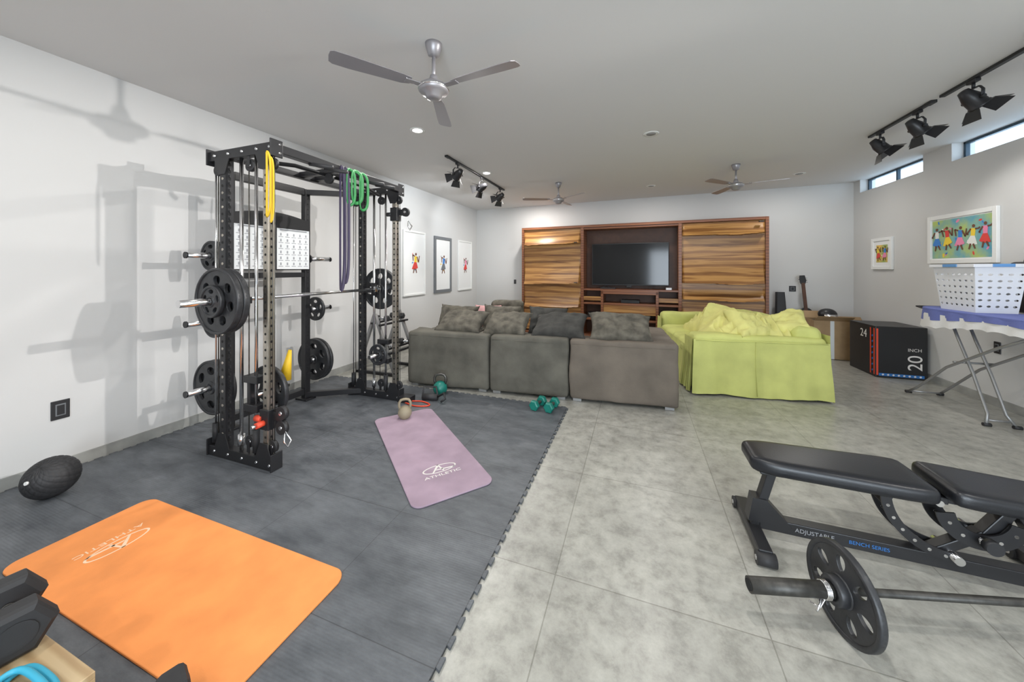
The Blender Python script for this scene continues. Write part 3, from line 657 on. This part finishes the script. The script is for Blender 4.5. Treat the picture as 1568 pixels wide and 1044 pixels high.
# ------------------------------------------------------------------ media cabinet on back wall
def cabinet():
    b=B(); W=4.55; D=.40; Hc=2.31
    t=.05
    b.b2(0,t,0,D,0,Hc,M_woodf); b.b2(W-t,W,0,D,0,Hc,M_woodf); b.b2(t,W-t,0,D,Hc-t,Hc,M_woodf); b.b2(t,W-t,.02,D,0,.06,M_woodf)
    xa,xb=1.34,3.17
    b.b2(xa-.03,xa+.03,-.005,D,.0,Hc-t,M_woodf); b.b2(xb-.03,xb+.03,-.005,D,0,Hc-t,M_woodf)
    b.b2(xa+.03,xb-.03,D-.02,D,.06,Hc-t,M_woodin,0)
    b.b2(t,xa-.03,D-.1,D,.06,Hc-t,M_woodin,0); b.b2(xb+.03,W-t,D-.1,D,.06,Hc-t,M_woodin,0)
    def panel(x0,x1,led,sd):
        nx,nz=36,260; b2=bmesh.new(); zt,zb=Hc-t-.005,.08; rows=[]
        for j in range(nz+1):
            z=zt+(zb-zt)*j/nz; row=[]
            for i in range(nx+1):
                x=x0+(x1-x0)*i/nx; dep=.0
                zz=z+.014*math.sin(x*3.1+sd)+.008*math.sin(x*7+sd*2)
                tops=[zt+.1]+led; 
                for k,l in enumerate(led+[zb-.4]):
                    if zz>l:
                        top=tops[k]; f=min(1,max(0,(top-zz)/(top-l))); dep=.0+.13*f**3.5; break
                if i in(0,nx) or j in (0,nz): dep=.0
                row.append(b2.verts.new((x,.03-dep,z)))
            rows.append(row)
        for j in range(nz):
            for i in range(nx): b2.faces.new((rows[j][i],rows[j+1][i],rows[j+1][i+1],rows[j][i+1]))
        b.add(b2,M_woodp,None,False)
    panel(t,xa-.03,[1.93,1.09,.60],.4); panel(xb+.03,W-t,[2.02,1.14,.84,.4],2.1)
    for x,z in ((1.22,1.95),(1.22,1.12),(4.42,2.22)): b.box((x,-.07,z),(.07,.05,.02),M_blk2)
    z1=1.0
    b.b2(xa+.03,xb-.03,0,D-.02,z1-.035,z1,M_woodf)
    b.b2(xa+.03,xb-.03,.02,D-.02,Hc-t-.04,Hc-t,M_woodf)
    b.b2(xa+.03,xb-.03,0,D-.02,.68,.72,M_woodf); b.b2(xa+.03,xb-.03,0,D-.02,.36,.40,M_woodf)
    for x in (xa+.38,xb-.42):
        b.b2(x,x+.05,-.03,D-.02,.06,z1-.035,M_woodf)
    b.b2(xa+.38,xb-.37,-.03,.02,z1-.10,z1,M_woodf); b.b2(xa+.43,xb-.42,-.01,.01,.50,.68,M_woodp)
    b.b2(xa+.03,xa+.38,0,.02,.76,.84,M_woodp); b.b2(xb-.37,xb-.03,0,.02,.76,.84,M_woodp)
    b.b2(xa+.10,xa+.30,.1,.3,.40,.50,M_blk2); b.b2(2.1,2.45,.1,.3,.72,.78,M_blk2)
    b.box((1.85,.08,z1+.012),(.30,.10,.022),M_blk2); b.box((2.98,.10,z1+.02),(.10,.09,.04),M_wplast)
    b.obj('media_cabinet',T(-2.40,7.31,0)@RZ(BA))
cabinet()
CM=T(-2.40,7.31,0)@RZ(BA)
b=B(); b.box((0,0,0),(1.48,.04,.86),M_blk2,bev=.006); b.box((0,-.021,.005),(1.45,.003,.82),M_screen,bev=0); b.box((0,0,-.445),(.1,.03,.04),M_blk2)
for s in (-.45,.45): b.beam((s-.08,-.05,-.480),(s,0,-.43),.015,.01,M_blk2); b.beam((s+.08,-.05,-.480),(s,0,-.43),.015,.01,M_blk2)
b.box((0,.04,0),(.3,.06,.3),M_blk2); b.obj('television',CM@T(2.25,.20,1.495))

# ------------------------------------------------------------------ ceiling fans
def fan(x,y,a0):
    b=B()
    b.lathe([(.012,-.085),(.035,-.075),(.052,-.02),(.055,0)],M_fan,T(0,0,H))
    b.cyl((0,0,H-.07),(0,0,2.60),.012,M_fan)
    b.lathe([(.012,2.665),(.022,2.66),(.034,2.62),(.034,2.605)],M_fan)
    b.lathe([(.03,2.612),(.07,2.605),(.095,2.585),(.097,2.56),(.085,2.545),(.055,2.535),(.05,2.515),(.03,2.505),(.001,2.503)],M_fan)
    b.lathe([(.098,2.578),(.100,2.575),(.100,2.568),(.098,2.565)],M_chr)
    for k in range(3):
        a=math.radians(a0+120*k); M=T(0,0,2.578)@RZ(a)
        b.box((.13,0,0),(.11,.045,.006),M_fan,M=M)
        out=[(.15,-.030),(.20,-.045),(.50,-.060),(.585,-.058),(.605,-.045),(.61,0),(.605,.035),(.585,.046),(.50,.046),(.20,.036),(.15,.028)]
        b.poly(out,.004,M_fan,M@T(0,0,.006)@E(math.radians(11),0,0))
        for dx in (.16,.18):
            for dy in (-.012,.012): b.cyl(M@Vector((dx,dy,.0)),M@Vector((dx,dy,.014)),.005,M_chr,seg=8)
    b.obj('ceiling_fan',T(x,y,0))
fan(-1.245,1.95,-6); fan(-1.25,5.80,-37); fan(1.31,5.63,-14)

# ------------------------------------------------------------------ track lights
def track(x,y0,y1,name='track_light_rail'):
    b=B(); b.b2(x-.018,x+.018,y0,y1,H-.022,H,M_blk2); b.box((x,y0+.03,H-.013),(.045,.08,.026),M_blk2); b.obj(name)
def head(x,y,aim,power,spot=80,col=(1,.98,.95),rad=.045,lit=None):
    b=B(); aim=Vector(aim).normalized(); piv=Vector((x,y,H-.175))
    if lit is None: lit=power>0
    b.box((x,y,H-.034),(.035,.08,.023),M_blk2); b.cyl((x,y,H-.04),(x,y,H-.085),.010,M_blk2)
    side=aim.cross(Vector((0,0,1))).normalized()
    b.tube([piv-side*.068,piv-side*.070+Vector((0,0,.055)),piv-side*.045+Vector((0,0,.088)),piv+side*.045+Vector((0,0,.088)),piv+side*.070+Vector((0,0,.055)),piv+side*.068],.006,M_blk2,flat=(.004,.012))
    M=axisM(piv,aim)
    b.lathe([(.020,-.10),(.032,-.095),(.042,-.06),(.055,-.02),(.058,.045),(.064,.05),(.064,.062),(.056,.062),(.050,.035),(.02,.02)],M_blk,M,28)
    b.lathe([(.049,.040),(.049,.042)],M_lens if lit else M_lens2,M,24)
    for s in (-1,1): b.cyl(piv+side*s*.055,piv+side*s*.082,.012,M_blk2)
    for k in range(4):
        R_=M@RZ(pi/2*k)
        w0,w1,l=.050,.072,.088
        fl=[(-w0,0),(w0,0),(w1,l),(-w1,l)]
        b.poly(fl,.0025,M_blk,R_@T(0,.060,.060)@E(math.radians(90-46),0,0))
    o=b.obj('track_spotlight')
    if power>0:
        ld=bpy.data.lights.new('spot_lamp','SPOT'); ld.energy=power; ld.spot_size=math.radians(spot); ld.spot_blend=.6; ld.shadow_soft_size=rad; ld.color=col
        lo=bpy.data.objects.new('spot_lamp',ld); COL.objects.link(lo); lo.matrix_world=axisM(piv+aim*.075,-aim); lo.parent=o
track(-2.3,3.9,5.95)
for y,a in ((4.2,(-.9,.5,-.45)),(4.985,(-1,.35,-.35)),(5.76,(-.8,.6,-.35))): head(-2.3,y,a,34,85,(.88,.94,1))
track(2.42,4.06,4.93); track(2.42,1.7,3.97)
for y,a in ((4.755,(.5,-.05,-.6)),(4.24,(.55,.1,-.6)),(3.68,(.55,.05,-.62))): head(2.42,y,a,14,90)
head(2.42,3.15,(.5,.0,-.7),0)
head(2.42,2.62,(-.98,-.14,-.26),430,44,(1,.97,.94),.028); head(2.42,1.95,(-.98,-.02,-.36),100,50,(1,.97,.94),.028)

# ------------------------------------------------------------------ downlights
def down(x,y,p,lit=True):
    b=B(); b.lathe([(.052,H-.003),(.075,H-.006),(.082,H)],M_white); b.lathe([(.050,H-.004),(.050,H-.0035)],M_lens if lit else M_lens2); o=b.obj('recessed_downlight')
    if p>0:
        ld=bpy.data.lights.new('downlight_lamp','AREA'); ld.shape='DISK'; ld.size=.10; ld.energy=p; ld.color=(1,.97,.93)
        lo=bpy.data.objects.new('downlight_lamp',ld); COL.objects.link(lo); lo.location=(0,0,H-.012); lo.parent=o
    o.location=(x,y,0)
for x,y in ((-2.18,3.105),(-2.155,4.84),(-2.12,6.95)): down(x,y,24)
for x,y,p in ((-2.2,.9,12),(.15,.9,20),(.2,-1.2,20),(-2.2,-1.2,14),(2.4,.9,20)): down(x,y,p)  # extra fixtures out of view, added as fill lamps
for x,y in ((.148,4.04),(.24,6.58),(2.35,6.5)): down(x,y,11,False)  # fixtures look switched off; a fill lamp is added under each

ld=bpy.data.lights.new('daylight_fill','AREA'); ld.shape='RECTANGLE'; ld.size=3.4; ld.size_y=2.2; ld.energy=140; ld.color=(.95,.98,1)  # general fill: area lamp added outside the unseen front opening
lo=bpy.data.objects.new('daylight_fill',ld); COL.objects.link(lo); lo.matrix_world=axisM((1.35,YF-.2,1.15),(0,-1,0))
w=bpy.data.worlds.new('sky'); SC.world=w; w.use_nodes=True; w.node_tree.nodes['Background'].inputs[0].default_value=(.60,.80,1,1); w.node_tree.nodes['Background'].inputs[1].default_value=4.0

# ------------------------------------------------------------------ pictures
def dancer(b,M,s,top,skirt,seed):
    rn=random.Random(seed); a=rn.uniform(-.3,.3); M=M@RZ(a*.5)
    z=.0012
    b.poly(circ(.07*s,14,0,.86*s),z,M_skin,M@T(0,0,z)); b.poly([(-.09*s,.42*s),(.09*s,.42*s),(.11*s,.76*s),(-.11*s,.76*s)],z,top,M@T(0,0,z))
    k=rn.choice((-1,1))
    b.poly([(-.10*s,.45*s),(-.26*s,.12*s+k*.04*s),(-.05*s,.06*s),(.24*s,.14*s-k*.04*s),(.10*s,.45*s)],z,skirt,M@T(0,0,2*z))
    def limb(p,q,w=.035): 
        p=Vector(p)*s;q=Vector(q)*s; n=(q-p).normalized(); n=Vector((-n.y,n.x))*w*s
        b.poly([tuple(p-n),tuple(q-n*.7),tuple(q+n*.7),tuple(p+n)],z,M_skin,M@T(0,0,z*3))
    limb((.10,.74),(.26,.62+k*.14)); limb((.26,.62+k*.14),(.30,.82)); limb((-.10,.74),(-.27,.66-k*.14)); limb((-.27,.66-k*.14),(-.20,.50))
    limb((-.06,.12),(-.12,-.12),.04); limb((.06,.12),(.16,-.08),.04)
def picture(name,o,xd,W,Hh,fr,fw,mount,bg,nf,cols,dens=1):
    zd=Vector(xd).cross(Vector((0,0,1))); o=Vector(o)+zd*.001; M=basis(o,xd,(0,0,1),zd); b=B()
    for s in (-1,1):
        b.box((s*(W/2-fw/2),0,.015),(fw,Hh,.03),fr,M=M); b.box((0,s*(Hh/2-fw/2),.015),(W-2*fw,fw,.03),fr,M=M)
    b.box((0,0,.008),(W-2*fw,Hh-2*fw,.014),M_mount,bev=0,M=M)
    w,h=W-2*fw-2*mount[0],Hh-2*fw-2*mount[1]
    b.box((0,0,.0155),(w,h,.001),bg,bev=0,M=M)
    rn=random.Random(nf*7+len(cols))
    for i in range(nf):
        x=-w/2+w*(i+.5)/nf; t=cols[i%len(cols)]; u=cols[(i+2)%len(cols)]
        sc=min(h*.8,w/nf*1.7); dancer(b,M@T(x,-sc*.40+rn.uniform(-.02,.02)*h,.0165),sc,t,u,i+nf)
    for i in range(int((4+nf*3)*dens)):
        r=rn.uniform(.03,.07)*h; x=rn.uniform(-w/2+r,w/2-r); y=rn.uniform(-h/2+r,h/2-r)
        b.poly(circ(r*.5,8,rx=r),.0006,cols[rn.randrange(len(cols))],M@T(x,y,.0162)@RZ(rn.uniform(0,3)))
    b.obj(name)
Cs=[M_py,M_pb,M_pr,M_pp,M_pw]
picture('framed_painting',(XR,5.405,1.755),(0,-1,0),.89,.58,M_white,.05,(.012,.012),M_pbg,5,[M_pw,M_pr,M_pb,M_py,M_pp])
picture('framed_painting',(XR,6.73,1.63),(0,-1,0),.46,.47,M_white,.045,(.06,.06),M_pbg2,2,Cs)
picture('framed_art_print',(XL,5.235,1.505),(0,1,0),.65,1.15,M_white,.035,(.17,.32),M_mount,1,[M_py,M_pb,M_pr])
picture('framed_art_print',(XL,6.20,1.49),(0,1,0),.66,1.13,M_greyf,.06,(.12,.28),M_mount,1,[M_pb,M_py,M_greyf])
picture('framed_art_print',(XL,7.17,1.485),(0,1,0),.66,1.13,M_white,.035,(.17,.32),M_mount,1,[M_pp,M_pb,M_pr])
def socket(o,xd,w=.085,h=.13,m=M_blk2):
    zd=Vector(xd).cross(Vector((0,0,1))); M=basis(o,xd,(0,0,1),zd); b=B(); b.box((0,0,.004),(w,h,.008),m,M=M); b.box((0,0,.009),(w*.55,h*.62,.003),M_greyf,M=M); b.box((0,0,.0115),(w*.40,h*.5,.003),m,M=M); b.obj('wall_socket')
socket((XL,1.193,.43),(0,1,0)); socket((XR,4.99,.60),(0,-1,0),.07,.12)
xb_=Vector((math.cos(BA),math.sin(BA),0))
socket((-2.72,yb(-2.72),1.1),tuple(xb_),.06,.1); socket((2.62,yb(2.62),1.05),tuple(xb_),.10,.1)

# ------------------------------------------------------------------ right-back corner things
b=B(); b.b2(2.92,3.425,5.83,6.41,.0,.66,M_blk,.006)
M=basis((3.172,5.829,.33),(1,0,0),(0,0,1),(0,-1,0)); b.text('20',.20,M_logo,M@T(.14,-.12,.001)@RZ(pi/2)); b.text('INCH',.055,M_logo,M@T(.13,.04,.001))
b.box((0,-.29,.001),(.44,.035,.002),M_blue,bev=0,M=M)
for k in range(8): b.box((-.18+k*.052,-.29,.0025),(.02,.018,.002),M_logo,rot=(0,0,.6),bev=0,M=M)
b.box((-.235,0,.001),(.018,.60,.002),M_red,bev=0,M=M)
M=basis((2.919,6.12,.33),(0,-1,0),(0,0,1),(-1,0,0)); b.box((.19,0,.001),(.018,.60,.002),M_red,bev=0,M=M); b.box((.265,0,.001),(.02,.60,.002),M_red,bev=0,M=M)
for k in range(7): b.box((.228,-.25+k*.075,.001),(.026,.020,.002),M_blue,rot=(0,0,.7),bev=0,M=M)
b.text('24',.15,M_logo,M@T(.04,.2,.001)); b.obj('foam_plyo_box')
def cbox(x0,x1,y0,y1,h,rz=0):
    b=B(); cx,cy=(x0+x1)/2,(y0+y1)/2; w,d=x1-x0,y1-y0; t=.006
    for s in (-1,1): b.box((s*(w/2-t/2),0,h/2),(t,d,h),M_card,bev=0); b.box((0,s*(d/2-t/2),h/2),(w-2*t,t,h),M_card,bev=0)
    b.box((0,0,t/2),(w,d,t),M_card,bev=0)
    b.box((0,-d/2-.06,h+.035),(w-.01,.15,.004),M_card,rot=(-.55,0,0),bev=0); b.box((0,d/2+.05,h+.05),(w-.01,.15,.004),M_card,rot=(.8,0,0),bev=0)
    b.box((0,0,h-.05),(w*.85,d*.8,.06),M_rubber,bev=.02); b.box((0,-d/2-.001,h*.5),(.05,.001,h*.98),M_poster,bev=0)
    b.obj('cardboard_box',T(cx,cy,0)@RZ(rz))
cbox(2.62,3.08,6.72,7.06,.60); cbox(3.10,3.40,6.62,7.05,.52)
b=B(); b.sph((0,0,0),.11,M_blk,sc=(1.1,1,.85)); b.cyl((-.08,-.09,-.02),(.08,-.09,-.02),.03,M_chr); b.obj('sports_helmet',T(2.86,6.89,.68))
b=B(); Mg=basis((2.74,7.28,.50),(1,0,.06),(-.06,.08,1),(0,-1,.08))
body=[]
for k in range(48):
    a=2*pi*k/48; r=.155+.028*math.cos(2*a+pi); body.append((r*math.cos(a)*.95,(r+.05*abs(math.sin(a)))*math.sin(a)))
b.poly(body,.045,M_blk,Mg,bev=.006); b.box((0,.42,.015),(.05,.48,.022),M_woodin,M=Mg); b.poly([(-.03,.64),(.03,.64),(.05,.70),(.035,.79),(-.035,.79),(-.05,.72)],.018,M_blk,Mg@T(0,0,.01))
b.poly([(-.06,-.1),(.08,-.12),(.09,.08),(.02,.14),(-.05,.1)],.004,M_logo,Mg@T(0,0,.025)); b.box((0,-.08,.03),(.08,.03,.01),M_chr,M=Mg); b.box((0,.03,.03),(.07,.02,.01),M_blk2,M=Mg)
for k in range(3): b.cyl(Mg@Vector((.035,.67+k*.035,.01)),Mg@Vector((.065,.67+k*.035,.01)),.008,M_chr); b.cyl(Mg@Vector((-.065,.67+k*.035,.01)),Mg@Vector((-.035,.67+k*.035,.01)),.008,M_chr)
b.tube([(2.62,7.18,.01),(2.74,7.30,.30),(2.86,7.18,.01)],.01,M_blk); b.tube([(2.74,7.40,.01),(2.74,7.33,.32)],.01,M_blk); b.tube([(2.66,7.20,.30),(2.74,7.31,.28),(2.82,7.20,.30)],.01,M_blk); b.obj('electric_guitar')
b=B()
b.poly([(-.17,0),(.17,0),(.19,.18),(.13,.38),(.14,.50),(.06,.62),(.045,.98),(-.045,.98),(-.06,.62),(-.14,.50),(-.13,.38),(-.19,.18)],.10,M_blk2,basis((2.38,7.25,.0),(1,0,0),(0,.10,1),(0,-1,.10)),bev=.015); b.obj('guitar_case')

# ------------------------------------------------------------------ ironing board and laundry basket
b=B(); zt=1.0; xc=3.03; YN=4.78
out=[]
for k in range(13):
    t=k/12*pi; out.append((xc+.19*math.cos(t),YN+.30*math.sin(t)))
out=out+[(xc-.20,3.45),(xc+.20,3.45)]
b.poly(out,.025,M_cloth,T(0,0,zt-.0125),bev=.006)
def densify(P,st=.02):
    r=[]
    for i in range(len(P)):
        p=Vector(P[i]);q=Vector(P[(i+1)%len(P)]); n=max(1,int((q-p).length/st))
        for k in range(n): r.append(p+(q-p)*k/n)
    return r
D_=densify(out)
def skirt2(z0,z1,off0,off1,m,amp,sc=0):
    b2=bmesh.new(); r0=[];r1=[]
    for i,p in enumerate(D_):
        nrm=Vector((1 if p.x>xc else -1,0)) if p.y<YN else (p-Vector((xc,YN))).normalized()
        if p.y<3.46: nrm=Vector((0,-1))
        r0.append(b2.verts.new((*(p+nrm*off0),z0))); r1.append(b2.verts.new((*(p+nrm*(off1+amp*math.sin(i*.6))),z1+sc*abs(math.sin(i*.35))-.035*math.sin(i*.07))))
    for i in range(len(D_)): b2.faces.new((r0[i],r0[(i+1)%len(D_)],r1[(i+1)%len(D_)],r1[i]))
    b.add(b2,m,None,True)
skirt2(zt-.005,zt-.095,.004,.012,M_cloth,.006); skirt2(zt-.055,zt-.175,.006,.018,M_lace,.008,.015)
for dx in (-.12,.12):
    b.tube([(xc+dx*.6,3.75,zt-.04),(xc+dx,4.2,.72),(xc+dx,4.72,.42),(xc+dx,5.10,.10),(xc+dx*1.1,5.22,.014)],.012,M_greyt)
    b.tube([(xc+dx*.5,4.80,zt-.04),(xc+dx*.5,4.68,.72),(xc+dx*.5,4.52,.42),(xc+dx*.5,4.38,.10),(xc+dx*.8,4.34,.014)],.012,M_greyt)
    b.cyl((xc+dx*1.1-.02,5.22,.014),(xc+dx*1.1+.03,5.22,.014),.016,M_rubber); b.cyl((xc+dx*.8-.02,4.34,.014),(xc+dx*.8+.03,4.34,.014),.016,M_rubber)
b.cyl((xc-.13,5.19,.03),(xc+.13,5.19,.03),.009,M_greyt); b.cyl((xc-.09,4.36,.05),(xc+.09,4.36,.05),.009,M_greyt); b.cyl((xc-.14,4.61,.50),(xc+.14,4.61,.50),.010,M_greyt)
b.tube([(xc-.10,5.0,zt-.03),(xc-.11,5.13,zt-.01),(xc+.11,5.13,zt-.01),(xc+.10,5.0,zt-.03)],.009,M_blk2)
b.obj('ironing_board')
def basket():
    b=B(); hx0,hy0=.135,.19; hx1,hy1=.17,.235; h=.44
    def wall(w0,w1,M):
        hol=[]; nx=7 if w0>.16 else 5
        for j in range(6):
            z=.06+j*.058
            for i in range(nx):
                f=w0+(w1-w0)*z/h; x=-f+2*f*(i+.5)/nx
                hol.append(list(reversed(circ(.010,10,x,z,rx=.52*f/nx))))
        b.poly([(-w0,0),(w0,0),(w1,h),(-w1,h)],.004,M_wplast,M,holes=hol)
    tx=math.atan((hx1-hx0)/h); ty=math.atan((hy1-hy0)/h)
    for s in (-1,1):
        sx=math.sin(tx)*s; wall(hy0,hy1,basis((s*hx0,0,0),(0,1,0),(sx,0,math.cos(tx)),(math.cos(tx),0,-sx)))
        sy=math.sin(ty)*s; wall(hx0,hx1,basis((0,s*hy0,0),(-1,0,0),(0,sy,math.cos(ty)),(0,math.cos(ty),-sy)))
    b.box((0,0,.004),(2*hx0,2*hy0,.008),M_wplast)
    for s in (-1,1):
        b.box((s*(hx1+.008),0,h-.01),(.024,2*hy1+.04,.03),M_wplast); b.box((0,s*(hy1+.008),h-.01),(2*hx1,.024,.03),M_wplast); b.box((0,s*(hy1+.022),h-.008),(.14,.008,.028),M_bplast); b.box((s*(hx1+.022),0,h-.008),(.008,.16,.028),M_bplast)
    b.soft((0,0,.20),(.24,.34,.34),M_lace,r=.08,nz=.01)
    b.obj('laundry_basket',T(3.05,4.60,zt+.001))
basket()
b=B(); b.soft((3.415,4.60,1.23),(.075,.36,.48),M_blk2,r=.035,nz=.004); b.tube([(3.42,4.52,1.45),(3.43,4.54,1.60),(3.43,4.66,1.60),(3.42,4.68,1.45)],.008,M_blk2); b.cyl((3.40,4.60,1.60),(3.46,4.60,1.60),.008,M_chr); b.obj('hanging_tote_bag')

# ------------------------------------------------------------------ camera
cd=bpy.data.cameras.new('camera'); cd.sensor_width=36; cd.lens=12.168; cd.shift_y=-.0702; cd.clip_start=.02
co=bpy.data.objects.new('camera',cd); COL.objects.link(co); co.location=(0,0,1.4); co.rotation_euler=(pi/2,0,math.radians(19.8)); SC.camera=co
SC.view_settings.view_transform='Standard'; SC.view_settings.look='None'; SC.view_settings.exposure=.12
